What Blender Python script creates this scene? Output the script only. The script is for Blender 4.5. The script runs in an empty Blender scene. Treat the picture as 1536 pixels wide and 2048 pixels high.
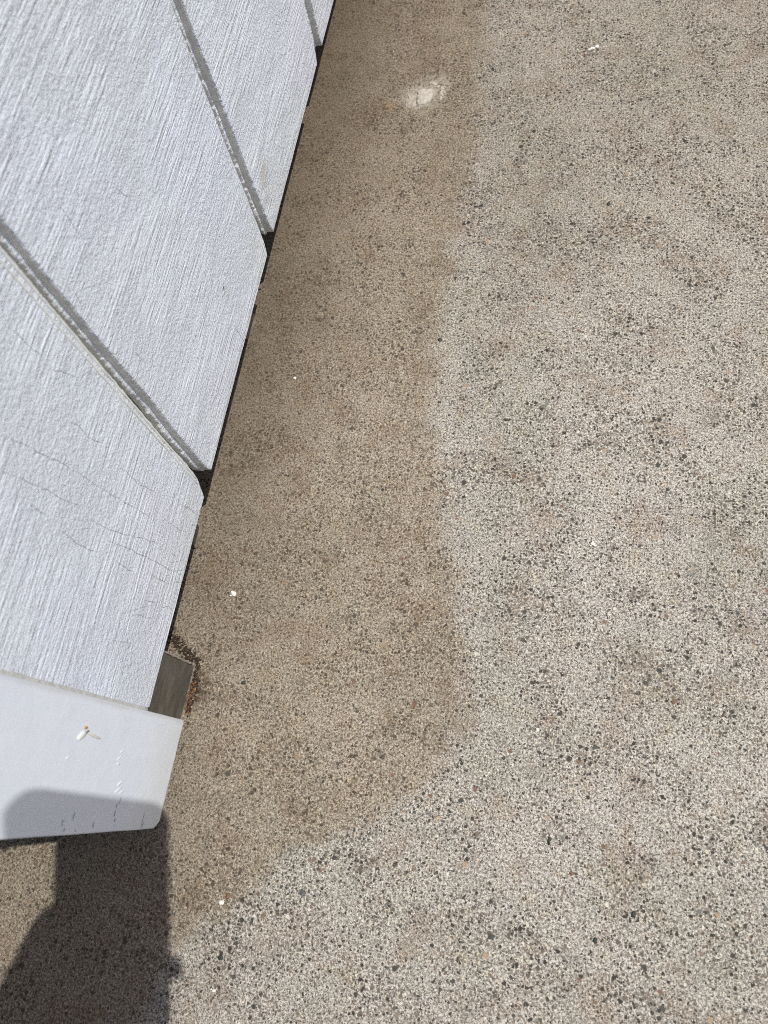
import bpy, bmesh, math, random
import numpy as np
from mathutils import Vector, Matrix, noise

random.seed(7)
S = bpy.context.scene
COL = S.collection

# ---------------------------------------------------------------- camera, world, sun, exposure
CAMZ = 0.55
R = np.array([[0.97495718, 0.10403523, -0.19655831],
              [0.16497676, -0.93102796, 0.32552973],
              [-0.14913472, -0.3498051, -0.92487579]])     # columns: image right, image down, view direction
cam_d = bpy.data.cameras.new('camera')
cam = bpy.data.objects.new('camera', cam_d); COL.objects.link(cam)
cam.matrix_world = Matrix(((R[0, 0], -R[0, 1], -R[0, 2], 0), (R[1, 0], -R[1, 1], -R[1, 2], 0),
                           (R[2, 0], -R[2, 1], -R[2, 2], CAMZ), (0, 0, 0, 1)))
cam_d.sensor_fit = 'HORIZONTAL'; cam_d.sensor_width = 36; cam_d.lens = 36 * 1538 / 1536
cam_d.clip_start = 0.004; cam_d.clip_end = 2000
cam_d.dof.use_dof = True; cam_d.dof.focus_distance = 0.575; cam_d.dof.aperture_fstop = 13.0
S.camera = cam

SUN = Vector((-0.39418, -0.11428, -0.91190)).normalized()     # direction in which the light travels
w = bpy.data.worlds.new('World'); S.world = w; w.use_nodes = True
wn = w.node_tree; bg = wn.nodes['Background']
sky = wn.nodes.new('ShaderNodeTexSky'); sky.sky_type = 'NISHITA'; sky.sun_disc = False
sky.sun_elevation = math.asin(-SUN.z)
sky.sun_rotation = math.atan2(-SUN.x, -SUN.y)
sky.air_density = 1.0; sky.dust_density = 3.5
wn.links.new(sky.outputs[0], bg.inputs[0]); bg.inputs[1].default_value = 0.085
sd = bpy.data.lights.new('sun', 'SUN'); sd.energy = 4.25; sd.angle = math.radians(0.53); sd.color = (1.0, 0.96, 0.90)
sun = bpy.data.objects.new('sun', sd); COL.objects.link(sun)
sun.rotation_euler = SUN.to_track_quat('-Z', 'Y').to_euler()
S.view_settings.view_transform = 'Standard'; S.view_settings.look = 'None'
S.view_settings.gamma = 1; S.view_settings.use_curve_mapping = False
S.view_settings.exposure = 0.0
S.render.engine = 'CYCLES'; S.cycles.filter_width = 1.0; S.cycles.use_denoising = False

# ---------------------------------------------------------------- helpers
def link(name, me, mat=None, parent=None, smooth=False):
    o = bpy.data.objects.new(name, me); COL.objects.link(o)
    if mat: me.materials.append(mat)
    if parent: o.parent = parent
    if smooth:
        for p in me.polygons: p.use_smooth = True
    return o
def mesh(vs, fs):
    me = bpy.data.meshes.new('m'); me.from_pydata([tuple(v) for v in vs], [], fs); me.update(); return me
def tag(o, label=None, cat=None, group=None, kind=None):
    for k, v in (('label', label), ('category', cat), ('group', group), ('kind', kind)):
        if v: o[k] = v
    return o
def empty(name, loc=(0, 0, 0)):
    o = bpy.data.objects.new(name, None); COL.objects.link(o); o.location = loc; o.empty_display_size = .05; return o
def box_bm(x0, x1, y0, y1, z0, z1, bev=0.0, seg=2):
    bm = bmesh.new()
    bmesh.ops.create_cube(bm, size=1)
    for v in bm.verts:
        v.co = Vector(((x0 + x1) / 2 + v.co.x * (x1 - x0), (y0 + y1) / 2 + v.co.y * (y1 - y0), (z0 + z1) / 2 + v.co.z * (z1 - z0)))
    if bev: bmesh.ops.bevel(bm, geom=bm.edges[:], offset=bev, segments=seg, affect='EDGES', profile=.6)
    return bm
def bmo(name, bm, mat, parent=None, smooth=False):
    me = bpy.data.meshes.new(name); bm.normal_update(); bm.to_mesh(me); bm.free(); return link(name, me, mat, parent, smooth)
def box(name, mat, parent, *a, **k): return bmo(name, box_bm(*a, **k), mat, parent)

class NT:                                        # small node-building helper
    def __init__(s, name, rough=.8, spec=.3):
        s.m = bpy.data.materials.new(name); s.m.use_nodes = True; s.t = s.m.node_tree
        s.b = s.t.nodes['Principled BSDF']; s.b.inputs['Roughness'].default_value = rough
        s.b.inputs['Specular IOR Level'].default_value = spec
        tc = s.n('TexCoord'); s.co = tc.outputs['Object']
    def n(s, ty, **k):
        x = s.t.nodes.new('ShaderNode' + ty)
        for a, v in k.items(): setattr(x, a, v)
        return x
    def put(s, sock, v):
        if isinstance(v, bpy.types.NodeSocket): s.t.links.new(v, sock)
        else:
            if isinstance(v, (tuple, list)) and len(v) == 3 and sock.type == 'RGBA': v = (*v, 1)
            sock.default_value = v
    def m_(s, op, a, b=0.0, c=None, clamp=False):
        x = s.n('Math', operation=op, use_clamp=clamp); s.put(x.inputs[0], a); s.put(x.inputs[1], b)
        if c is not None: s.put(x.inputs[2], c)
        return x.outputs[0]
    def v_(s, op, a, b): 
        x = s.n('VectorMath', operation=op); s.put(x.inputs[0], a); s.put(x.inputs[1], b); return x.outputs[0]
    def noise(s, sc, det=2, ro=.5, co=None, dim='3D', col=False):
        x = s.n('TexNoise', noise_dimensions=dim); s.put(x.inputs['Vector'], co or s.co)
        x.inputs['Scale'].default_value = sc; x.inputs['Detail'].default_value = det; x.inputs['Roughness'].default_value = ro
        return x.outputs['Color'] if col else x.outputs['Fac']
    def ramp(s, v, a, b, lo=0., hi=1., smooth=True):
        x = s.n('MapRange', interpolation_type='SMOOTHSTEP' if smooth else 'LINEAR'); x.clamp = True
        s.put(x.inputs[0], v); s.put(x.inputs[1], a); s.put(x.inputs[2], b); s.put(x.inputs[3], lo); s.put(x.inputs[4], hi); return x.outputs[0]
    def mix(s, f, a, b, blend='MIX'):
        x = s.n('Mix', data_type='RGBA', blend_type=blend); s.put(x.inputs[0], f); s.put(x.inputs[6], a); s.put(x.inputs[7], b); return x.outputs[2]
    def scale(s, v, co=None):
        x = s.n('Mapping'); s.put(x.inputs['Vector'], co or s.co); x.inputs['Scale'].default_value = v; return x.outputs[0]
    def voro(s, sc, co=None, feature='F1', dim='2D'):
        x = s.n('TexVoronoi', voronoi_dimensions=dim, feature=feature); s.put(x.inputs['Vector'], co or s.co); x.inputs['Scale'].default_value = sc; return x
    def sep(s, v):
        x = s.n('SeparateXYZ'); s.put(x.inputs[0], v); return x.outputs
    def sepc(s, v):
        x = s.n('SeparateColor'); s.put(x.inputs[0], v); return x.outputs
    def blob(s, c, r, soft=.5, co=None):         # soft spot round a point of the object's own space
        d = s.n('VectorMath', operation='DISTANCE'); s.put(d.inputs[0], co or s.co); d.inputs[1].default_value = c
        return s.ramp(d.outputs['Value'], r * (1 - soft), r * (1 + soft), 1, 0)
    def bump(s, h, dist, strength=1.0, prev=None):
        x = s.n('Bump'); s.put(x.inputs['Height'], h); x.inputs['Distance'].default_value = dist; x.inputs['Strength'].default_value = strength
        if prev: s.put(x.inputs['Normal'], prev)
        return x.outputs[0]
    def out(s, col=None, nrm=None, rough=None):
        if col is not None: s.put(s.b.inputs['Base Color'], col)
        if nrm is not None: s.put(s.b.inputs['Normal'], nrm)
        if rough is not None: s.put(s.b.inputs['Roughness'], rough)
        return s.m

# ---------------------------------------------------------------- concrete
def concrete_material():
    t = NT('worn_concrete', .88, .25)
    wob = t.noise(420, 2, .6, col=True)
    co = t.v_('ADD', t.co, t.v_('MULTIPLY', t.v_('SUBTRACT', wob, (.5, .5, .5)), (.0030, .0030, 0)))
    x, y, z = t.sep(t.co)
    # grime: everything wall-side of an irregular line still carries a brown film
    pts = [(-400, -260), (-180, -222), (-126.7, -204.2), (-100.9, -178.8), (-61, -145.6), (-25.5, -86), (7.4, -46), (62, -37), (113.5, -48.9),
           (208, -72), (294, -90), (410, -93.2), (584, -95.8), (747, -104), (1200, -125)]
    fc = t.n('FloatCurve'); cv = fc.mapping.curves[0]
    ys = [(p[0] + 400) / 1600 for p in pts]; xs = [(p[1] + 300) / 300 for p in pts]
    cv.points[0].location = (ys[0], xs[0]); cv.points[1].location = (ys[-1], xs[-1])
    for a, b in zip(ys[1:-1], xs[1:-1]): cv.points.new(a, b)
    for p in cv.points: p.handle_type = 'VECTOR'
    fc.mapping.update()
    t.put(fc.inputs['Value'], t.m_('DIVIDE', t.m_('ADD', y, .4), 1.6, clamp=True))
    xb = t.m_('MULTIPLY_ADD', fc.outputs[0], .3, -.3)
    edge = t.m_('SUBTRACT', x, xb)                                   # >0 on the scrubbed side
    edge = t.m_('ADD', edge, t.m_('MULTIPLY', t.m_('SUBTRACT', t.noise(28, 4, .65, dim='2D'), .5), .035))
    grime = t.ramp(edge, -.014, .011, 1, 0)
    grime = t.m_('MULTIPLY', grime, t.ramp(t.noise(60, 4, .7, dim='2D'), .25, .75, .78, 1.0))
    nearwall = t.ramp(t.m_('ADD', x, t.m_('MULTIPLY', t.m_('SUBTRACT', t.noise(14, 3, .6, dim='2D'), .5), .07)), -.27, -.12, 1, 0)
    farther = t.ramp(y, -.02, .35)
    # cement paste
    fine = t.noise(1500, 2, .7, dim='2D')
    mid = t.noise(620, 3, .8, dim='2D')
    base = t.mix(t.ramp(fine, .33, .67), (.148, .135, .116), (.465, .437, .392))
    base = t.mix(t.ramp(mid, .50, .62, 0, .78), base, (.595, .57, .525))
    base = t.mix(t.ramp(mid, .46, .37, 0, .72), base, (.125, .108, .088))
    # broad tints
    n1 = t.noise(9, 4, .62, dim='2D'); n2 = t.noise(26, 4, .65, co=t.v_('ADD', t.co, (3.1, 7.7, 0)), dim='2D'); n3 = t.noise(44, 4, .7, co=t.v_('ADD', t.co, (9.1, 2.7, 0)), dim='2D')
    base = t.mix(t.ramp(n1, .42, .68, 0, .40), base, t.mix(1.0, base, (.88, .93, .88), 'MULTIPLY'))
    base = t.mix(t.ramp(n2, .52, .68, 0, .72), base, t.mix(1.0, base, (.82, .745, .70), 'MULTIPLY'))
    base = t.mix(t.ramp(n3, .56, .70, 0, .50), base, t.mix(1.0, base, (.90, .83, .70), 'MULTIPLY'))
    base = t.mix(t.ramp(n3, .46, .32, 0, .80), base, t.mix(1.0, base, (.78, .79, .78), 'MULTIPLY'))
    base = t.mix(t.ramp(t.noise(5, 3, .5, dim='2D'), .35, .65, 0, .30), base, t.mix(1.0, base, (.72, .70, .68), 'MULTIPLY'))
    dens = t.ramp(t.noise(22, 3, .6, co=t.v_('ADD', t.co, (1.7, 5.2, 0)), dim='2D'), .3, .7, .72, 1.22)
    col = base; heights = []
    # aggregate layers: (cells per metre, min radius, max radius, share kept, palette)
    def layer(col, sc, r0, r1, keep, cols, strength, off):
        v = t.voro(sc, t.v_('ADD', co, (off, off * 1.7, 0)))
        r, g, b = t.sepc(v.outputs['Color'])[:3]
        rad = t.m_('MULTIPLY', t.m_('MULTIPLY_ADD', t.m_('POWER', g, 1.7), r1 - r0, r0), dens)
        m = t.ramp(v.outputs['Distance'], t.m_('MULTIPLY', rad, .72), t.m_('MULTIPLY', rad, 1.12), 1, 0)
        m = t.m_('MULTIPLY', m, t.m_('LESS_THAN', r, keep))
        cr = t.n('ValToRGB'); e = cr.color_ramp; e.interpolation = 'CONSTANT'
        e.elements[0].position = 0; e.elements[0].color = (*cols[0][1], 1); e.elements[1].position = cols[1][0]; e.elements[1].color = (*cols[1][1], 1)
        for p, c in cols[2:]:
            k = e.elements.new(p); k.color = (*c, 1)
        t.put(cr.inputs[0], b)
        return t.mix(t.m_('MULTIPLY', m, strength), col, cr.outputs[0]), m
    vis = t.ramp(grime, 0, 1, 1.0, .92)
    grains = [(0, (.036, .031, .026)), (.35, (.10, .088, .072)), (.6, (.15, .115, .085)), (.78, (.055, .053, .046)), (.9, (.2, .165, .13))]
    col, m0 = layer(col, 820, .24, .56, .52, [(0, (.06, .055, .05)), (.4, (.15, .14, .12)), (.75, (.10, .08, .06))], t.m_('MULTIPLY', vis, .80), 4.4)
    col, mw = layer(col, 560, .16, .42, .17, [(0, (.60, .57, .50)), (.4, (.54, .49, .38)), (.8, (.56, .55, .50))], .85, 7.3)
    col, m1 = layer(col, 470, .14, .46, .62, grains, t.m_('MULTIPLY', vis, .93), 1.3)
    col, m2 = layer(col, 260, .12, .34, .50, grains, t.m_('MULTIPLY', vis, .97), 2.9)
    col, m3 = layer(col, 105, .05, .19, .36, [(0, (.030, .028, .024)), (.45, (.052, .050, .043)), (.66, (.15, .085, .055)), (.78, (.12, .12, .11)), (.9, (.30, .22, .15))], t.m_('MULTIPLY', vis, .95), 5.1)
    col, m4 = layer(col, 90, .04, .12, .03, [(0, (.62, .60, .54)), (.5, (.46, .34, .20)), (.7, (.60, .56, .48))], .8, 8.8)
    # the brown film over paste and stones
    col = t.mix(t.m_('MULTIPLY', grime, .10), col, (.24, .20, .15))
    col = t.mix(grime, col, t.mix(1.0, col, (.79, .725, .635), 'MULTIPLY'))
    nw = t.m_('MULTIPLY', nearwall, t.m_('MULTIPLY_ADD', farther, .45, .45))  # darker towards the wall, more so farther along it
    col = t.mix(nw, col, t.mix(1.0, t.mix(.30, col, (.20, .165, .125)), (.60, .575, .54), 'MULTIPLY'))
    far2 = t.m_('MULTIPLY', t.ramp(t.m_('ADD', y, t.m_('MULTIPLY', t.noise(6, 3, .6, dim='2D'), .25)), .20, .85), .75)  # whole slab darker with distance along the wall
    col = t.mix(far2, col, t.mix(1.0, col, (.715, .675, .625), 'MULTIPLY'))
    # rust-coloured soil staining round the footing block, plaster dust, yellow spot beside it
    st = t.m_('MULTIPLY', t.blob((-.237, .040, 0), .015, .45), t.ramp(t.noise(170, 3, .7, dim='2D'), .35, .6))
    col = t.mix(t.m_('MULTIPLY', st, .8), col, (.055, .034, .02))
    du = t.m_('MULTIPLY', t.m_('MAXIMUM', t.blob((-.153, .620, 0), .018, .45), t.blob((-.139, .633, 0), .013, .6)), t.ramp(t.noise(160, 4, .7, dim='2D'), .34, .62))
    col = t.mix(t.m_('MULTIPLY', du, .42), col, (.46, .43, .38))
    col = t.mix(t.m_('MULTIPLY', t.blob((-.181, .607, 0), .005, .8), .22), col, (.26, .15, .05))
    pit = t.m_('MULTIPLY', t.m_('SUBTRACT', t.blob((.0719, .2415, 0), .0034, .2, co), t.blob((.0719, .2415, 0), .0021, .25, co)), .8)
    col = t.mix(pit, col, (.05, .042, .035))
    h = t.m_('ADD', t.m_('MULTIPLY', fine, .35), t.m_('MULTIPLY', t.noise(520, 3, .7), .9))
    h = t.m_('SUBTRACT', h, t.m_('ADD', t.m_('MULTIPLY', m2, .35), t.m_('MULTIPLY', m1, .30)))
    n = t.bump(h, .00042, .85)
    return t.out(col, n, t.ramp(m3, 0, 1, .9, .6))

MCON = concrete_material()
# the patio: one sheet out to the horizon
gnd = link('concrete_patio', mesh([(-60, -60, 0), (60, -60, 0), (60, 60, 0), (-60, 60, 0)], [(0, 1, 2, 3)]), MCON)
tag(gnd, kind='structure')

# ---------------------------------------------------------------- painted wood
def siding_material():
    t = NT('rough_sawn_white_paint', .5, .4)
    obi = t.n('ObjectInfo').outputs['Random']
    co = t.v_('ADD', t.co, (0, 0, 0))
    x, y, z = t.sep(co)
    warp = t.m_('MULTIPLY', t.m_('SUBTRACT', t.noise(7, 2, .5), .5), .003)
    cc = t.n('CombineXYZ'); t.put(cc.inputs[0], x); t.put(cc.inputs[1], y); t.put(cc.inputs[2], t.m_('ADD', z, warp)); cw = cc.outputs[0]
    saw = t.noise(1, 3, .65, co=t.scale((40, 22, 480), cw))          # saw marks across the board, a couple of mm apart
    saw2 = t.noise(1, 2, .6, co=t.scale((40, 45, 900), cw))
    lump = t.noise(360, 4, .75)                                       # thick paint over fuzzy grain
    lump2 = t.noise(105, 3, .6)
    patch = t.ramp(t.noise(1, 3, .6, co=t.scale((12, 13, 22))), .38, .62)
    h = t.m_('ADD', t.m_('MULTIPLY', saw, t.m_('MULTIPLY_ADD', patch, 1.35, .55)), t.m_('MULTIPLY', saw2, t.m_('MULTIPLY_ADD', patch, .35, .15)))
    h = t.m_('ADD', h, t.m_('MULTIPLY', lump, t.m_('MULTIPLY_ADD', patch, -.55, 1.45)))
    h = t.m_('ADD', h, t.m_('MULTIPLY', lump2, .45))
    h = t.m_('ADD', h, t.m_('MULTIPLY', t.noise(780, 3, .7), t.m_('MULTIPLY_ADD', t.noise(30, 2), .9, .15)))
    # hairline checks running up the board
    c2 = t.n('CombineXYZ'); t.put(c2.inputs[0], x); t.put(c2.inputs[1], t.m_('ADD', y, t.m_('MULTIPLY', z, .30))); t.put(c2.inputs[2], z)
    ck = t.m_('ABSOLUTE', t.m_('SUBTRACT', t.noise(1, 1.6, .4, co=t.scale((10, 34, 4), c2.outputs[0])), .5))
    ckm = t.m_('MULTIPLY', t.ramp(ck, .0009, .0042, 1, 0), t.m_('MULTIPLY', t.ramp(t.noise(26, 3, .6), .50, .58), t.ramp(y, .12, .24, 1, .10)))
    h = t.m_('SUBTRACT', h, t.m_('MULTIPLY', ckm, .2))
    n = t.bump(h, .00175, 1.0)
    low = t.noise(6, 3, .6)
    col = t.mix(t.ramp(low, .35, .65), (.765, .83, .96), (.76, .83, .91))
    col = t.mix(t.ramp(t.noise(11, 3, .6, co=t.v_('ADD', t.co, (4, 4, 4))), .5, .7, 0, .5), col, (.785, .815, .96))
    col = t.mix(t.m_('MULTIPLY', ckm, .12), col, (.16, .16, .16))
    # grey specks held in the pores
    pore = t.m_('MULTIPLY', t.ramp(t.noise(520, 2, .6), .67, .73), t.ramp(lump2, .45, .6))
    col = t.mix(t.m_('MULTIPLY', pore, .5), col, (.30, .30, .29))
    # splashed dirt low on the boards, two brown marks, a dark chip
    dirt = t.m_('MULTIPLY', t.ramp(t.m_('ADD', z, t.m_('MULTIPLY', t.noise(40, 3, .6), .06)), .085, .15, 1, 0), .20)
    col = t.mix(dirt, col, (.60, .61, .56))
    for c, r, k in (((-.2367, .426, .101), .010, .40), ((-.2367, .3085, .109), .0055, .30), ((-.2367, .415, .085), .006, .3)):
        mk = t.m_('MULTIPLY', t.blob(c, r, .7), t.ramp(t.noise(1, 3, .6, co=t.scale((100, 60, 600))), .35, .6))
        col = t.mix(t.m_('MULTIPLY', mk, k), col, (.33, .22, .12))
    col = t.mix(t.m_('MULTIPLY', t.blob((-.2367, .3098, .114), .0012, .4), .85), col, (.05, .04, .03))
    return t.out(col, n, .5)
def trim_material():
    t = NT('smooth_white_paint', .34, .5)
    st = t.noise(1, 3, .6, co=t.scale((500, 700, 14)))
    cross = t.noise(1, 2, .6, co=t.scale((90, 90, 900)))
    mo = t.noise(50, 3, .6)
    x, y, z = t.sep(t.co)
    low = t.ramp(z, .03, .09, 1, 0)
    h = t.m_('ADD', t.m_('MULTIPLY', st, .35), t.m_('ADD', t.m_('MULTIPLY', cross, t.m_('MULTIPLY', low, .5)), mo))
    n = t.bump(h, .00032, 1.0)
    col = t.mix(t.ramp(mo, .3, .7), (.71, .77, .88), (.73, .79, .88))
    col = t.mix(t.m_('MULTIPLY', low, .5), col, (.62, .65, .63))
    # black hairline scuffs low on the outer edge
    sc = t.m_('MULTIPLY', t.ramp(t.noise(1, 2, .6, co=t.scale((300, 140, 900))), .66, .70), t.m_('MULTIPLY', t.ramp(t.noise(45, 2), .52, .60), t.ramp(y, -.052, -.034, 1, 0)))
    col = t.mix(t.m_('MULTIPLY', sc, .5), col, (.15, .15, .15))
    col = t.mix(t.m_('MULTIPLY', t.ramp(t.m_('ADD', y, t.m_('MULTIPLY', mo, .004)), .0145, .018), .35), col, (.40, .40, .37))
    return t.out(col, n, .36)
def plain(name, c, rough=.8, nsc=120, amt=.25, bd=.0004, spec=.3):
    t = NT(name, rough, spec); nz = t.noise(nsc, 4, .65)
    return t.out(t.mix(t.ramp(nz, .3, .7), tuple(k * (1 - amt) for k in c), tuple(min(1, k * (1 + amt)) for k in c)), t.bump(nz, bd))
MSID = siding_material(); MTRIM = trim_material()
MSHEATH = plain('groove_painted_backing', (.56, .57, .57), .6, 90, .12, .0006)
MDARK = plain('shade_dark_foundation', (.022, .018, .014), .95, 60, .3)  # near-black base colour paints in the deep shade under the siding
MCAULK = plain('caulk', (.50, .51, .49), .6, 300, .15, .0003)
MBEAD = plain('yellowed_paint_lip', (.68, .71, .69), .5, 200, .1, .0003)
MEDGE = plain('shaded_board_edge_paint', (.80, .805, .775), .7, 260, .12, .0009)  # siding paint retinted for the edge faces, their shade tone put into the colour
MR0 = plain('dark_fibre', (.02, .016, .012), .8)
MCHIP = plain('chalky_white_paint', (.70, .69, .64), .75, 700, .06, .0002)
MPLAST = plain('dried_plaster', (.36, .33, .285), .9, 420, .22, .0006)

XS = -.2367; XT = -.2236; SB = .0588       # siding face, trim face, siding bottom
house = empty('house', (XS, -.05, 0)); HL = Vector((XS, -.05, 0))
tag(house, 'white painted house wall of rough sawn vertical boards with smooth corner trim', 'house')
def hp(o): o.parent = house; o.matrix_parent_inverse = Matrix.Translation(-HL); return o

def nz(a, b, c): return noise.noise(Vector((a, b, c)))
def board(y0, y1, seed, ztop=2.45, thick=.0125, tl=0, tr=0, ch=(0, 1)):
    zs = list(np.arange(0, .42, .0015)) + list(np.arange(.42, .8, .006)) + list(np.arange(.8, ztop - SB, .12)) + [ztop - SB]
    r = .0016; vis = y1 < .85
    ny = max(2, int((y1 - y0) / (.003 if vis else .02)))
    rings = []
    for i, dz in enumerate(zs):
        z = SB + dz
        k = min(1, dz / .0016); ins = r * (1 - math.sqrt(max(0, 1 - (1 - k) ** 2)))     # rounded bottom arris
        jl = .0003 * nz(z * 160, seed, 1) + .00025 * nz(z * 420, seed, 11) + .0011 * nz(z * 28, seed, 2)
        jr = .0004 * nz(z * 170, seed, 5) + .0010 * nz(z * 25, seed, 6)
        if dz < .010: jr -= .0008 * (1 - dz / .010) ** 2; jl += .0020 * (1 - dz / .010) ** 2   # corners knocked off
        a, b = y0 + jl + tl * min(dz, .6), y1 + jr + tr * min(dz, .6) - ch[0] * max(0, 1 - dz / ch[1])
        led = .0022 + .0016 * nz(z * 75, seed, 13) + .0012 * nz(z * 330, seed, 14) if seed > 2 else .0004
        row = [(XS - thick, a - .0012, z), (XS - thick * .62, a - led, z), (XS - thick * .52, a - led * .9, z), (XS - thick * .44, a + .0002 * nz(z * 300, seed, 3), z), (XS - r, a, z), (XS - r * .3, a + r * .3, z)]
        for j in range(ny + 1):
            yy = a + r + (b - a - 2 * r) * j / ny
            row.append((XS - ins + .00035 * nz(yy * 30, z * 30, seed), yy, z))
        row += [(XS - r * .3, b - r * .3, z), (XS - r, b, z), (XS - thick * .5, b + .0002 * nz(z * 300, seed, 4), z), (XS - thick, b, z)]
        if i == 0: row = [(p[0], p[1], p[2] + .0010 * nz(p[1] * 120, seed, 9) + .0010 * nz(p[1] * 420, seed, 8)) for p in row]
        rings.append(row)
    n = len(rings[0]); vs = [p for rw in rings for p in rw]; fs = []
    for i in range(len(rings) - 1):
        for j in range(n - 1):
            q = i * n + j; fs.append((q, q + 1, q + n + 1, q + n))
        q = i * n; fs.append((q + n - 1, q, q + n, q + 2 * n - 1))
    fs.append(tuple(range(n - 1, -1, -1))); fs.append(tuple((len(rings) - 1) * n + j for j in range(n)))
    me = mesh(vs, fs); me.materials.append(MSID); me.materials.append(MEDGE)
    for p in me.polygons:
        if p.normal.x < .3 and abs(p.normal.z) < .9: p.material_index = 1
    o = hp(link('siding_board', me))
    return o
edges = [(.0175, .1768), (.189, .3855), (.403, .5955), (.613, .806)] + [(.824 + .211 * i, 1.013 + .211 * i) for i in range(8)]
boards = [board(a, b, 3.7 * i + 1, tl=(0, .028, .035, .035)[min(i, 3)], tr=(.040, .055, .04, .035)[min(i, 3)], ch=((.0062, .019), (.003, .014), (.0035, .015), (0, 1))[min(i, 3)]) for i, (a, b) in enumerate(edges)]
boards[0]['label'] = 'finely cracked siding board next to the corner trim'
# raised double lip of paint along the far edge of the first board (the overlapping panel joint)
def strip(name, mat, y0, y1, x0, x1, za, zb, parent, step=.004, seed=0, amp=.0004, sh=0):
    bm = bmesh.new(); rings = []
    zz = np.arange(za, zb, step)
    for z in zz:
        j = amp * nz(z * 90, seed, 0) + amp * .6 * nz(z * 300, seed, 1) + sh * (z - za) + amp * .5 * nz(z * 700, seed, 2); k = amp * nz(z * 60, seed, 5) + sh * (z - za)
        e = min(1, (z - za) / .004 + .2)
        rings.append([bm.verts.new(p) for p in ((x0, y0 + j, z), (x0 + (x1 - x0) * .8 * e, y0 + j + (y1 - y0) * .15, z), (x0 + (x1 - x0) * e, (y0 + y1) / 2 + k, z), (x0 + (x1 - x0) * .8 * e, y1 + k - (y1 - y0) * .15, z), (x0, y1 + k, z))])
    for a, b in zip(rings, rings[1:]):
        for i in range(4): bm.faces.new((a[i], a[i + 1], b[i + 1], b[i]))
    bm.faces.new(rings[0][::-1]); bm.faces.new(rings[-1])
    o = bmo(name, bm, mat, parent, smooth=True); return o
for i, (a, b, d) in enumerate([(.1722, .1740, .0007), (.1746, .1765, .0008)]):
    s = strip('paint_lip', MBEAD, a, b, XS - .0008, XS + d, SB + .016 + .003 * i, .62, boards[0], seed=4 + i, sh=.032 + .007 * i, amp=.0006)
# hairline checks in the paint of the first boards, traced where the photograph shows them
def wallpt(u, v, X):
    rr = R @ np.array([u - 768, v - 1024, 1538.]); k = X / rr[0]; return rr[1] * k, rr[2] * k + CAMZ
MCK = plain('open_check', (.15, .15, .15), .9)
CR = [[(9, 649), (38, 672), (82, 711)], [(105, 740), (128, 744), (152, 753)], [(0, 869), (44, 886), (97, 916), (126, 927), (164, 951), (199, 974)],
      [(0, 939), (53, 963), (97, 980), (123, 998), (160, 1012)], [(243, 936), (278, 968), (310, 983)], [(146, 842), (176, 875), (205, 886)],
      [(200, 975), (250, 1005), (282, 1022), (304, 1038)], [(180, 1040), (225, 1062), (250, 1068), (294, 1080), (323, 1088)], [(215, 1080), (272, 1105), (306, 1120), (333, 1137), (362, 1149)],
      [(225, 1118), (250, 1134), (270, 1149)], [(289, 1200), (313, 1207)], [(360, 1007), (378, 1016), (396, 1032)], [(262, 1229), (304, 1237)], [(338, 1102), (352, 1112)], [(362, 1104), (374, 1112)],
      [(120, 1060), (160, 1090), (200, 1108)], [(60, 1010), (95, 1030)], [(330, 1040), (365, 1062)], [(300, 1150), (335, 1166)], [(325, 1215), (338, 1213)]]
def checks(parent, lines, seed):
    for li, ln in enumerate(lines):
        bm = bmesh.new()
        P2 = [wallpt(u, v, XS) for u, v in ln]; pts = []
        for a, b in zip(P2, P2[1:]):
            n_ = max(3, int(math.dist(a, b) / .0012))
            for q in range(n_): pts.append((a[0] + (b[0] - a[0]) * q / n_, a[1] + (b[1] - a[1]) * q / n_))
        pts.append(P2[-1]); prev = None; N = len(pts)
        for q, (y, z) in enumerate(pts):
            y += .0007 * nz(z * 260, li * 3.3, 1) + .0009 * nz(z * 90, li, 4)
            wd = .00020 * (1 + .9 * nz(q * .7, li, 7)) * math.sin(math.pi * (q + .6) / (N + .2)) ** .5
            if nz(q * .16, li * 2.1, 9) < -.22: wd *= .25
            x = XS + .00035 * nz(y * 30, z * 30, seed) + .00008
            cur = [bm.verts.new((x - .0004, y - wd, z)), bm.verts.new((x, y - wd * .6, z)), bm.verts.new((x, y + wd * .6, z)), bm.verts.new((x - .0004, y + wd, z))]
            if prev:
                for j in range(3): bm.faces.new((prev[j], prev[j + 1], cur[j + 1], cur[j]))
            prev = cur
        bmo('hairline_check', bm, MCK, parent)
checks(boards[0], CR, 1)
checks(boards[1], [[(114, 409), (140, 440), (166, 478)], [(150, 585), (163, 610)], [(232, 375), (243, 386), (256, 392)], [(270, 705), (290, 725)], [(470, 655), (490, 685)]], 4.7)
# groove backing, foundation, footing
hp(box('sheathing', MSHEATH, None, XS - .034, XS - .0205, .0175, 2.49, .072, 2.45))
hp(box('foundation', MDARK, None, -.46, -.292, -.02, 2.49, -.25, .0716))

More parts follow.
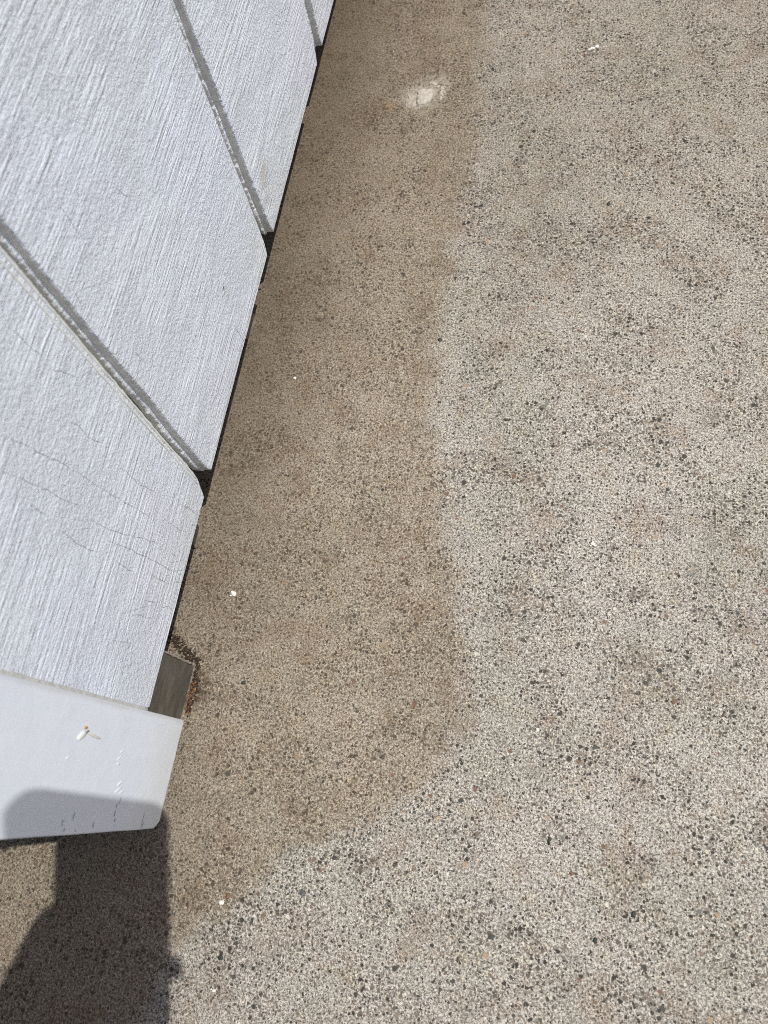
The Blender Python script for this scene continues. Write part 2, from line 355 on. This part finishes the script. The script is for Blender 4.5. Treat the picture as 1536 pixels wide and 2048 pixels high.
def footing():
    t = NT('weathered_footing', .8, .3)
    x, y, z = t.sep(t.co)
    bend = t.m_('MULTIPLY', t.m_('POWER', t.m_('ABSOLUTE', t.m_('SUBTRACT', y, .03)), 2.0), 9.0)
    cc = t.n('CombineXYZ'); t.put(cc.inputs[0], x); t.put(cc.inputs[1], y); t.put(cc.inputs[2], t.m_('ADD', z, bend))
    g = t.noise(1, 3, .6, co=t.scale((60, 60, 150), cc.outputs[0])); sp = t.noise(700, 2, .6); lo = t.noise(70, 3, .6)
    col = t.mix(t.ramp(g, .3, .7), (.074, .067, .053), (.108, .100, .082))
    col = t.mix(t.ramp(sp, .68, .74, 0, .8), col, (.02, .018, .015))
    col = t.mix(t.ramp(sp, .34, .28, 0, .6), col, (.22, .20, .16))
    col = t.mix(t.ramp(lo, .5, .7, 0, .4), col, (.13, .10, .075))
    m = t.out(col, t.bump(t.m_('ADD', g, t.m_('MULTIPLY', lo, .8)), .0007))
    bm = box_bm(-.290, -.2384, -.030, .0575, -.002, .0578, bev=.0022, seg=3)
    bmesh.ops.subdivide_edges(bm, edges=bm.edges[:], cuts=5, use_grid_fill=True)
    for v in bm.verts:
        c = v.co; k = max(0, (c.x + .27) / .03)
        v.co = c + Vector((.0012 * nz(c.y * 80, c.z * 60, 1) * k - .001 * k, .0014 * nz(c.y * 60, c.z * 90, 7), 0))
    o = hp(bmo('footing_block', bm, m)); o['label'] = 'dark olive block under the siding end'
    bm = bmesh.new(); rings = []        # sunlit edge of the far corner, put in as a pale strip
    for i in range(14):
        z = .004 + i * .004; x = -.2392 + .0006 * nz(z * 200, 3, 3); y = .0574 + .0006 * nz(z * 160, 2, 1)
        r = .0006 + .0003 * nz(z * 300, 5, 5); rings.append([bm.verts.new((x + r * math.cos(a), y + r * math.sin(a), z)) for a in (0, 1.57, 3.14, 4.71)])
    for a, b in zip(rings, rings[1:]):
        for i in range(4): bm.faces.new((a[i], a[(i + 1) % 4], b[(i + 1) % 4], b[i]))
    a = bmo('lit_edge', bm, plain('pale_lit_edge', (.34, .31, .26), .8), o)
footing()
# lumps of mortar left on the slab just under the boards
for i, (x, y, rx, ry, rz) in enumerate([(-.2645, .157, .0055, .011, .010), (-.2645, .352, .0045, .013, .010), (-.266, .345, .004, .007, .011)]):
    bm = bmesh.new(); bmesh.ops.create_icosphere(bm, subdivisions=4, radius=1)
    for v in bm.verts:
        c = v.co.copy(); k = 1 + .25 * nz(c.x * 2 + i * 9, c.y * 2, c.z * 2) + .08 * nz(c.x * 9, c.y * 9 + i, c.z * 9)
        v.co = Vector((x + c.x * rx * k, y + c.y * ry * k, max(-.001, c.z * rz * k)))
    hp(bmo('mortar_lump', bm, plain('brown_mortar', (.20, .165, .125), .9, 500, .3, .0005), smooth=True))

# corner trim: smooth board proud of the siding, with one worn lower corner
def trim():
    TB = .0293; y0, y1 = -.0540, .0163; r = .0009
    zs = [TB + .0004 * i ** 2 for i in range(0, 14)] + list(np.arange(TB + .08, 2.45, .03)) + [2.45]
    rings = []
    for z in zs:
        dz = z - TB
        cut = .0047 * max(0, 1 - dz / .0070) ** 1.4                   # rounded-off outer bottom corner
        a = y0 + cut + .0003 * nz(z * 40, 1, 1); b = y1 + .0003 * nz(z * 45, 2, 2)
        e = r * (1 - math.sqrt(max(0, 1 - (1 - min(1, dz / r)) ** 2)))
        row = [(XT - .019, a, z), (XT - r, a, z), (XT - r * .3 - e, a + r * .3, z)]
        for j in range(25): row.append((XT - e + .0002 * nz(j * .3, z * 12, 4), a + r + (b - a - 2 * r) * j / 24, z))
        row += [(XT - r * .3 - e, b - r * .3, z), (XT - r, b, z), (XT - .019, b, z)]
        rings.append(row)
    n = len(rings[0]); vs = [p for rw in rings for p in rw]; fs = []
    for i in range(len(rings) - 1):
        for j in range(n):
            q = i * n + j; k = i * n + (j + 1) % n; fs.append((q, k, k + n, q + n))
    fs.append(tuple(range(n - 1, -1, -1))); fs.append(tuple((len(rings) - 1) * n + j for j in range(n)))
    o = hp(link('corner_trim', mesh(vs, fs), MTRIM)); o['label'] = 'smooth white corner board with a blunt lower corner'
    # caulk bead where siding meets trim
    strip('caulk_bead', MCAULK, .0150, .0195, XS - .002, XS + .0016, SB + .001, .7, o, seed=11, amp=.0005)
    # filled nail hole: tilted flake of paint, rust spot at its top, small run beside it
    def flake(name, mat, y, z, ry, rz, th, rot, seed, sub=3):
        bm = bmesh.new(); bmesh.ops.create_icosphere(bm, subdivisions=sub, radius=1)
        cr, sr = math.cos(rot), math.sin(rot)
        for v in bm.verts:
            c = v.co.copy(); k = 1 + .22 * nz(c.x * 2 + seed, c.y * 2, c.z * 2)
            py, pz = c.y * ry * k, c.z * rz * k
            v.co = Vector((XT + .0002 + max(-.0004, c.x * th * k), y + py * cr - pz * sr, z + py * sr + pz * cr))
        return bmo(name, bm, mat, o, smooth=True)
    G = lambda u, v: wallpt(u, v)
    def at(u, v):
        rr = R @ np.array([u - 768, v - 1024, 1538.]); tt = XT / rr[0]; return rr[1] * tt, rr[2] * tt + CAMZ
    y, z = at(163, 1471); h = flake('nail_head', plain('nail_patch_paint', (.74, .76, .74), .5, 500, .05, .0002), y, z, .0019, .0040, .0007, .55, 1.5)
    y, z = at(171, 1455); flake('rust_spot', plain('rust_spot', (.42, .27, .08), .8, 900, .4), y, z, .0007, .0018, .0008, .2, 2.5, 2)
    y, z = at(172, 1465); flake('gouge', plain('gouge_shade', (.10, .085, .06), .9), y, z, .0004, .0030, .0006, .5, 3.1, 2)
    y, z = at(188, 1472); flake('paint_run', MCHIP, y, z, .0007, .0080, .0007, -.12, 4.5)
    for i, (u, v, a, b) in enumerate([(243, 1503, .0007, .003), (238, 1516, .0006, .003), (236, 1528, .0009, .003), (240, 1566, .0011, .005), (236, 1580, .0012, .0055), (243, 1584, .0009, .004), (135, 1515, .0005, .0025)]):
        y, z = at(u, v); flake('paint_ridge', MTRIM, y, z, a * .6, b * .7, .00025, .35 + .2 * math.sin(i * 2.3), 5 + i, 2)
    ms = plain('black_scuff', (.27, .275, .285), .8)
    for i, (u, v, ln, wd, rt) in enumerate([(285, 1640, .0058, .00022, 1.57), (285, 1650, .003, .0003, 1.5), (229, 1627, .0025, .0004, 1.7), (240, 1600, .003, .0003, 1.6), (229, 1640, .0015, .0005, 1.6), (147, 1632, .0028, .00025, 1.45),
                                            (125, 1643, .0012, .0006, 1.2), (124, 1650, .0008, .0004, 1.0), (128, 1660, .001, .0005, 1.3), (186, 1649, .0022, .00035, 1.9), (150, 1661, .0008, .0003, .5), (233, 1612, .0018, .0003, 1.8)]):
        y, z = at(u, v); flake('scuff_mark', ms, y, z, wd * .75, ln * .8, .00018, rt - 1.57 + 1.5, 20 + i, 2)
    return o
trim()
# the return side of the corner, round the trim's outer edge
hp(box('return_trim', MTRIM, None, XT - .105, XT - .0193, -.0535, -.0345, .032, 2.45, bev=.0012))
for i in range(9): hp(box('return_board', MSID, None, -.545 - .211 * i, -.352 - .211 * i + (.0 if i else .0) + .0, -.0475, -.035, SB, 2.45, bev=.0015))
hp(box('return_board', MSID, None, -.352 + .018, XT - .1053, -.0475, -.035, SB, 2.45))
hp(box('return_sheathing', MSHEATH, None, -2.25, -.30, -.0345, -.0205, .072, 2.45))
hp(box('roof_slab', plain('roof_felt', (.10, .10, .11), .9, 40, .3, .002), None, -2.6, -.05, -.25, 2.7, 2.452, 2.55, bev=.004))

# ---------------------------------------------------------------- small things lying on the slab
def gp(u, v, h=0.):
    r = R @ np.array([u - 768, v - 1024, 1538.]); k = (CAMZ - h) / -r[2]; return r[0] * k, r[1] * k
def crumb(bm, x, y, z, rx, ry, rz, rot, seed, sub=3, amp=.35):
    t = bmesh.new(); bmesh.ops.create_icosphere(t, subdivisions=sub, radius=1); cr, sr = math.cos(rot), math.sin(rot); m = {}
    for v in t.verts:
        c = v.co.copy(); k = 1 + amp * nz(c.x * 1.8 + seed, c.y * 1.8, c.z * 1.8) + amp * .5 * nz(c.x * 4 + seed, c.y * 4, c.z * 4)
        px, py = c.x * rx * k, c.y * ry * k
        m[v] = bm.verts.new((x + px * cr - py * sr, y + px * sr + py * cr, z + max(-.2, c.z) * rz * k))
    for f in t.faces: bm.faces.new([m[v] for v in f.verts])
    t.free()
flecks = [
    (1185, 98, [(0, 0, 5.5, 2.2), (9, -3, 4.5, 2.6), (-7, 3, 3, 1.6)], 'elongated white paint fleck near the top right of the patio'),
    (1185, 1088, [(0, 0, 4, 3.6), (4, 4, 3, 2), (-4, 4, 2.6, 1.8), (0, -4, 2, 2)], 'star-shaped white paint fleck in the middle right of the patio'),
    (468, 1188, [(0, 0, 5, 5), (-6, 4, 2.4, 1.4), (-3, -3, 3, 2.5)], 'round white paint fleck on the brown concrete near the siding'),
    (1075, 1460, [(0, 0, 3.6, 4.5), (-3, 3, 2, 1.6)], 'small wedge-shaped white chip on the pale concrete, lower right'),
    (443, 1805, [(0, 0, 4.8, 5), (4, -3, 2, 2)], 'bright white fleck in the sun right of the photographer shadow'),
    (590, 757, [(0, 0, 3.0, 2.6)], 'tiny white dot on the brown concrete beside the middle siding board'),
    (428, 1981, [(0, 0, 4.6, 3), (-5, -3, 2, 1.8)], 'cream chip at the lower edge just right of the shadow'),
]
for i, (u, v, bl, lab) in enumerate(flecks):
    bm = bmesh.new(); cx, cy = gp(u, v)
    for j, (du, dv, a, b) in enumerate(bl):
        x, y = gp(u + du, v + dv); k = math.hypot(*(np.array(gp(u + 1, v)) - np.array(gp(u, v)))); kv = math.hypot(*(np.array(gp(u, v + 1)) - np.array(gp(u, v))))
        crumb(bm, x - cx, y - cy, 0, a * k, b * kv, .0014, .15, i * 7 + j, 3)
    o = bmo('paint_fleck', bm, MCHIP, smooth=True); o.location = (cx, cy, .0004)
    tag(o, lab, 'paint fleck', 'white flecks on the concrete')
# stone chips showing in the surface
MST = plain('blue_grey_stone', (.085, .095, .10), .6, 500, .3)
MGR = plain('dark_green_stone', (.028, .036, .030), .5, 500, .3)
MBR = plain('red_brown_stone', (.17, .09, .055), .6, 500, .3)
for i, (u, v, a, b, rot, m, lab) in enumerate([
    (605, 1785, 6.5, 5.0, -.4, MST, 'blue-grey triangular stone chip set in the pale concrete below centre'),
    (441, 1915, 5.5, 4.5, .3, MGR, 'dark green half-round stone chip beside the shadow'),
    (1267, 1829, 4.6, 6.0, .3, MGR, 'blackish oval stone chip in the lower right of the patio'),
    (1190, 1881, 4.6, 4.8, 0, MGR, 'dark green round stone chip below the blackish oval one'),
    (1098, 1681, 3.2, 7.5, 0, MGR, 'narrow black upright stone chip in the lower right concrete'),
    (1143, 1747, 4.6, 3.6, .2, MBR, 'red-brown stone chip in the lower right concrete'),
    (456, 1792, 5.0, 4.8, 0, MBR, 'brown round stone chip beside a bright white fleck'),
    (880, 680, 4.5, 4.0, 0, MGR, 'green-grey stone chip on the edge of the brown stain'),
    (1217, 408, 3.4, 4.8, .2, MGR, 'black oval stone chip in the upper right concrete'),
    (487, 1365, 5.0, 3.0, .6, MGR, 'dark stone chip in the brown concrete right of the footing block')]):
    bm = bmesh.new(); x, y = gp(u, v); k = np.hypot(*(np.array(gp(u + 1, v)) - np.array(gp(u, v))))
    crumb(bm, 0, 0, 0, a * k, b * k, .0006, rot, 50 + i, 3, .45)
    o = bmo('stone_chip', bm, m, smooth=True); o.location = (x, y, .0001); tag(o, lab, 'stone chip', 'stone chips in the concrete')
for i, (u, v, L, lab) in enumerate([(438, 988, 13, 'dark curled fibre on the brown concrete beside the siding joint'), (603, 1196, 11, 'short dark fibre lying on the brown concrete in the middle'), (1078, 1850, 10, 'small dark curved sliver in the lower middle of the patio')]):
    bm = bmesh.new(); x0, y0 = gp(u, v); k = .00036; prev = None
    for q in range(10):
        a = -.9 + q * .28 + i; px = k * L * .5 * math.cos(a); py = k * L * .32 * math.sin(a); rr = .00028 * (1 - abs(q - 4.5) / 7)
        ring = [bm.verts.new((px + rr * math.cos(a) * math.cos(b), py + rr * math.sin(a) * math.cos(b), .0006 + rr * math.sin(b))) for b in (0, 1.26, 2.51, 3.77, 5.03)]
        if prev:
            for j in range(5): bm.faces.new((prev[j], prev[(j + 1) % 5], ring[(j + 1) % 5], ring[j]))
        prev = ring
    o = bmo('fibre', bm, MR0, smooth=True); o.location = (x0, y0, 0); tag(o, lab, 'fibre')
# dried plaster splat
sp = empty('plaster_splat', (*gp(850, 193), 0)); SL = sp.location.copy()
tag(sp, 'off-white dried plaster splat stuck to the brown concrete near the top', 'plaster splat')
def slab_poly(name, pts, th, mat):
    bm = bmesh.new(); c = [Vector((*gp(*p), 0)) - SL for p in pts]
    # densify and roughen the outline
    out = []
    for i, a in enumerate(c):
        b = c[(i + 1) % len(c)]
        for k in range(5):
            p = a.lerp(b, k / 5); out.append(p + Vector((nz(p.x * 300, p.y * 300, 1), nz(p.x * 300, p.y * 300, 8), 0)) * .0012)
    ctr = sum(out, Vector()) / len(out)
    rings = []
    for s, h in ((1.0, -.0005), (.97, .45 * th), (.86, .85 * th), (.6, th), (.3, th * 1.1)):
        rings.append([bm.verts.new((*(ctr + (p - ctr) * s).xy, h + (.0004 * nz(p.x * 200, p.y * 200, s * 9) if h > 0 else 0))) for p in out])
    for a, b in zip(rings, rings[1:]):
        for i in range(len(out)): j = (i + 1) % len(out); bm.faces.new((a[i], a[j], b[j], b[i]))
    bm.faces.new(rings[-1]); 
    return bmo(name, bm, mat, sp, smooth=True)
slab_poly('core', [(834, 184), (842, 178), (867, 178), (869, 186), (864, 196), (860, 205), (848, 210), (836, 213), (833, 204), (835, 196)][::-1], .0016, MPLAST)
slab_poly('thin_lobe', [(815, 186), (824, 188), (832, 192), (833, 212), (822, 216), (812, 215), (810, 204), (818, 198)][::-1], .0005, plain('thin_plaster', (.30, .27, .225), .9, 300, .35, .0005))
bm = bmesh.new()
for i in range(46):
    tt = random.random(); ang = -1.5 + 1.9 * tt
    u = 858 + 27 * math.cos(ang) + random.gauss(0, 2.2); v = 188 + 24 * math.sin(ang) + random.gauss(0, 2.2)
    x, y = gp(u, v); s = random.uniform(.0006, .0018)
    crumb(bm, x - SL.x, y - SL.y, 0, s, s * random.uniform(.5, 1), .0005, random.random() * 6, i * 3.3, 2)
bmo('crust_ring', bm, MPLAST, sp, smooth=True)
# rust-coloured crumbs round the footing block
MR1 = plain('dark_rusty_soil', (.034, .023, .015), .9, 900, .5); MR2 = plain('orange_rust', (.17, .082, .03), .85, 900, .5)
for nm, mat, cnt, kind in (('soil_crumbs', MR1, 700, 0), ('rust_crumbs', MR2, 90, 1)):
    bm = bmesh.new()
    for i in range(cnt):
        if kind == 0:
            tt = random.random()
            if tt < .22: v = random.uniform(20, 1280); u = 668 - (v) * .262 - 2 + abs(random.gauss(0, 3.0)) + 1
            elif tt < .62: f = random.random(); u = 338 + 50 * f; v = 1272 + 52 * f; u += random.gauss(0, 5); v += random.gauss(-2, 7)
            else: f = random.random(); u = 394 - 20 * f + abs(random.gauss(0, 7)) - 3; v = 1318 + 112 * f + random.gauss(0, 3)
        else:
            f = random.random(); u = 387 - 13 * f + random.gauss(0, 3.2); v = 1365 + 62 * f + random.gauss(0, 3)
        x, y = gp(u, v)
        if x < -.2375 and y < .0582: continue
        s = random.uniform(.0004, .0012)
        crumb(bm, x, y, 0, s, s * random.uniform(.5, 1), s * .8, random.random() * 6, i * 1.7, 1)
    o = bmo(nm, bm, mat)
    tag(o, 'dark rusty soil crumbs heaped along the footing block' if kind == 0 else 'orange rust crumbs beside the footing block near the trim', 'debris', kind='stuff')

# ---------------------------------------------------------------- phone and the photographer (their shadow falls into the picture)
def cw(x, y, z):                              # metres in the phone's own frame: right, down the screen, towards the scene
    v = R @ np.array([x, y, z]); return Vector((v[0], v[1], v[2] + CAMZ))
PH = Matrix(((R[0, 0], -R[0, 1], -R[0, 2], 0), (R[1, 0], -R[1, 1], -R[1, 2], 0), (R[2, 0], -R[2, 1], -R[2, 2], CAMZ), (0, 0, 0, 1)))
phone = empty('phone'); phone.matrix_world = PH
tag(phone, 'black phone held face up above the patio, casting the rounded shadow on the trim', 'phone')
MPH = plain('black_phone_case', (.02, .02, .022), .45, 300, .1, .0001); MSC = plain('phone_screen', (.01, .01, .012), .1, 50, .05, .00001, .6)
def rrect(x0, x1, y0, y1, z0, z1, r):
    bm = bmesh.new(); ring = []
    for cx, cy, a0 in ((x1 - r, y1 - r, 0), (x0 + r, y1 - r, 1), (x0 + r, y0 + r, 2), (x1 - r, y0 + r, 3)):
        for k in range(9): a = (a0 + k / 8) * math.pi / 2; ring.append((cx + r * math.cos(a), cy + r * math.sin(a)))
    lo = [bm.verts.new((*p, z0)) for p in ring]; hi = [bm.verts.new((*p, z1)) for p in ring]; n = len(ring)
    for i in range(n): bm.faces.new((lo[i], lo[(i + 1) % n], hi[(i + 1) % n], hi[i]))
    bm.faces.new(lo[::-1]); bm.faces.new(hi); return bm
bmo('case', rrect(-.0646, .0130, -.120, .0295, .0022, .0110, .0125), MPH, phone)
bmo('screen', rrect(-.0616, .0100, -.117, .0265, .0111, .0116, .010), MSC, phone)

def skin(name, pts, edges_, mat, parent, sub=2, root=0):
    me = bpy.data.meshes.new(name); me.from_pydata([tuple(p[:3]) for p in pts], edges_, [])
    o = link(name, me, mat, parent)
    md = o.modifiers.new('skin', 'SKIN'); md.use_smooth_shade = True
    for i, p in enumerate(pts):
        r = p[3] if isinstance(p[3], tuple) else (p[3], p[3])
        me.skin_vertices[0].data[i].radius = r; me.skin_vertices[0].data[i].use_root = (i == root)
    ss = o.modifiers.new('sub', 'SUBSURF'); ss.levels = sub; ss.render_levels = sub
    return o
person = empty('person', (.06, -.55, 0)); PL = Matrix.Translation((-.06, .55, 0))
tag(person, 'person in grey shirt and dark trousers kneeling on the patio with a phone', 'person')
MSKIN = plain('skin', (.50, .30, .22), .55, 60, .08, .0001); MSHIRT = plain('grey_shirt', (.16, .17, .19), .9, 250, .15, .0005)
MTRO = plain('dark_trousers', (.035, .04, .06), .9, 250, .2, .0005); MHAIR = plain('brown_hair', (.05, .03, .02), .7, 400, .4, .001)
P = []; Ed = []
def add(v, r, par=None):
    P.append((*v, r)); 
    if par is not None: Ed.append((par, len(P) - 1))
    return len(P) - 1
pel = add((.08, -.76, .27), (.13, .10)); wst = add((.08, -.74, .42), (.12, .09), pel); cst = add((.08, -.68, .60), (.14, .10), wst); ub = add((.08, -.63, .73), (.10, .08), cst)
nk = add((.08, -.59, .82), .052, ub); nk2 = add((.08, -.565, .87), .050, nk); hd = add((.08, -.53, .935), (.072, .085), nk2); hd2 = add((.08, -.51, 1.00), (.066, .078), hd)
# left arm to the phone
sl = add((-.07, -.62, .745), .062, ub); ul = add((-.16, -.50, .66), .048, sl); el = add((-.235, -.375, .565), .040, ul)
wrc = cw(-.118, .168, .010); wr = add(tuple(wrc), .026, el)
fo = [P[el][:3], tuple(wrc)]
pm = add(tuple(cw(-.087, .118, .012)), (.027, .017), wr); pm2 = add(tuple(cw(-.066, .102, .018)), (.030, .014), pm)
for k, (bx, by, tx, ty) in enumerate([(-.055, .078, .000, .062), (-.048, .088, .012, .082), (-.046, .098, .003, .097), (-.048, .108, -.006, .112)]):
    a = add(tuple(cw(bx, by, .013)), .0085, pm2); b = add(tuple(cw((bx + tx) / 2, (by + ty) / 2, .014)), .008, a)
    c = add(tuple(cw(tx, ty, .009)), .0075, b); add(tuple(cw(tx + .004, ty - .001, -.004)), .0065, c)
th = add(tuple(cw(-.078, .074, .002)), .015, pm); th2 = add(tuple(cw(-.068, .048, -.002)), .011, th); add(tuple(cw(-.052, .044, -.016)), .008, th2)
# right arm resting on the thigh
sr = add((.23, -.64, .745), .062, ub); er = add((.33, -.60, .52), .042, sr); w2 = add((.27, -.45, .30), .028, er); h2 = add((.245, -.40, .245), (.036, .018), w2)
for k in range(4):
    a = add((.218 + .018 * k, -.355, .222), .0085, h2); b = add((.214 + .019 * k, -.325, .205), .008, a); add((.212 + .019 * k, -.312, .180), .007, b)
a = add((.205, -.385, .225), .011, h2); add((.188, -.362, .205), .0085, a)
# legs, kneeling, sitting back on the heels
for sx in (-1, 1):
    hp_ = add((.08 + .09 * sx, -.74, .25), .085, pel); kn = add((.08 + .12 * sx, -.38, .11), .062, hp_); sh = add((.08 + .12 * sx, -.55, .07), .052, kn)
    an = add((.08 + .11 * sx, -.80, .055), .036, sh); add((.08 + .10 * sx, -.90, .04), (.035, .03), an)
body = skin('body', P, Ed, MSKIN, None); body.parent = person; body.matrix_parent_inverse = PL
def clothing(name, mat, idx, grow, extra=None):
    mp = {}; pts = []
    for i in idx:
        mp[i] = len(pts); r = P[i][3]; r = r if isinstance(r, tuple) else (r, r); pts.append((*P[i][:3], (r[0] + grow, r[1] + grow)))
    es = [(mp[a], mp[b]) for a, b in Ed if a in mp and b in mp]
    if extra:
        for par, v, r in extra: pts.append((*v, (r, r))); es.append((mp[par], len(pts) - 1))
    o = skin(name, pts, es, mat, None); o.parent = person; o.matrix_parent_inverse = PL
clothing('shirt', MSHIRT, [pel, wst, cst, ub, sl, ul, sr], .012, [(ul, (-.19, -.45, .63), .058), (sr, (.28, -.62, .63), .062)])
legs = [i for i in range(hp_ - 5, len(P))]
clothing('trousers', MTRO, [pel] + [i for i in legs if i not in (hp_ - 1, len(P) - 1)], .012)
def ball(name, c, r, mat, rot=None, par=person):
    bm = bmesh.new(); bmesh.ops.create_icosphere(bm, subdivisions=4, radius=1)
    for v in bm.verts:
        q = v.co.copy(); k = 1 + .04 * nz(q.x * 3, q.y * 3, q.z * 3 + r[0] * 50); v.co = Vector(c) + Vector((q.x * r[0] * k, q.y * r[1] * k, q.z * r[2] * k))
    o = bmo(name, bm, mat, None, True); o.parent = par; o.matrix_parent_inverse = PL; return o
ball('hair', (.08, -.555, 1.02), (.092, .098, .085), MHAIR)
ball('nose', (.08, -.435, .955), (.011, .016, .017), MSKIN)
for s in (-1, 1):
    ball('eye', (.08 + .03 * s, -.452, .972), (.012, .008, .009), plain('eye', (.6, .58, .55), .3)); ball('ear', (.08 + .075 * s, -.53, .955), (.010, .018, .028), MSKIN)
ball('mouth', (.08, -.445, .918), (.022, .008, .005), plain('lips', (.35, .13, .11), .5))
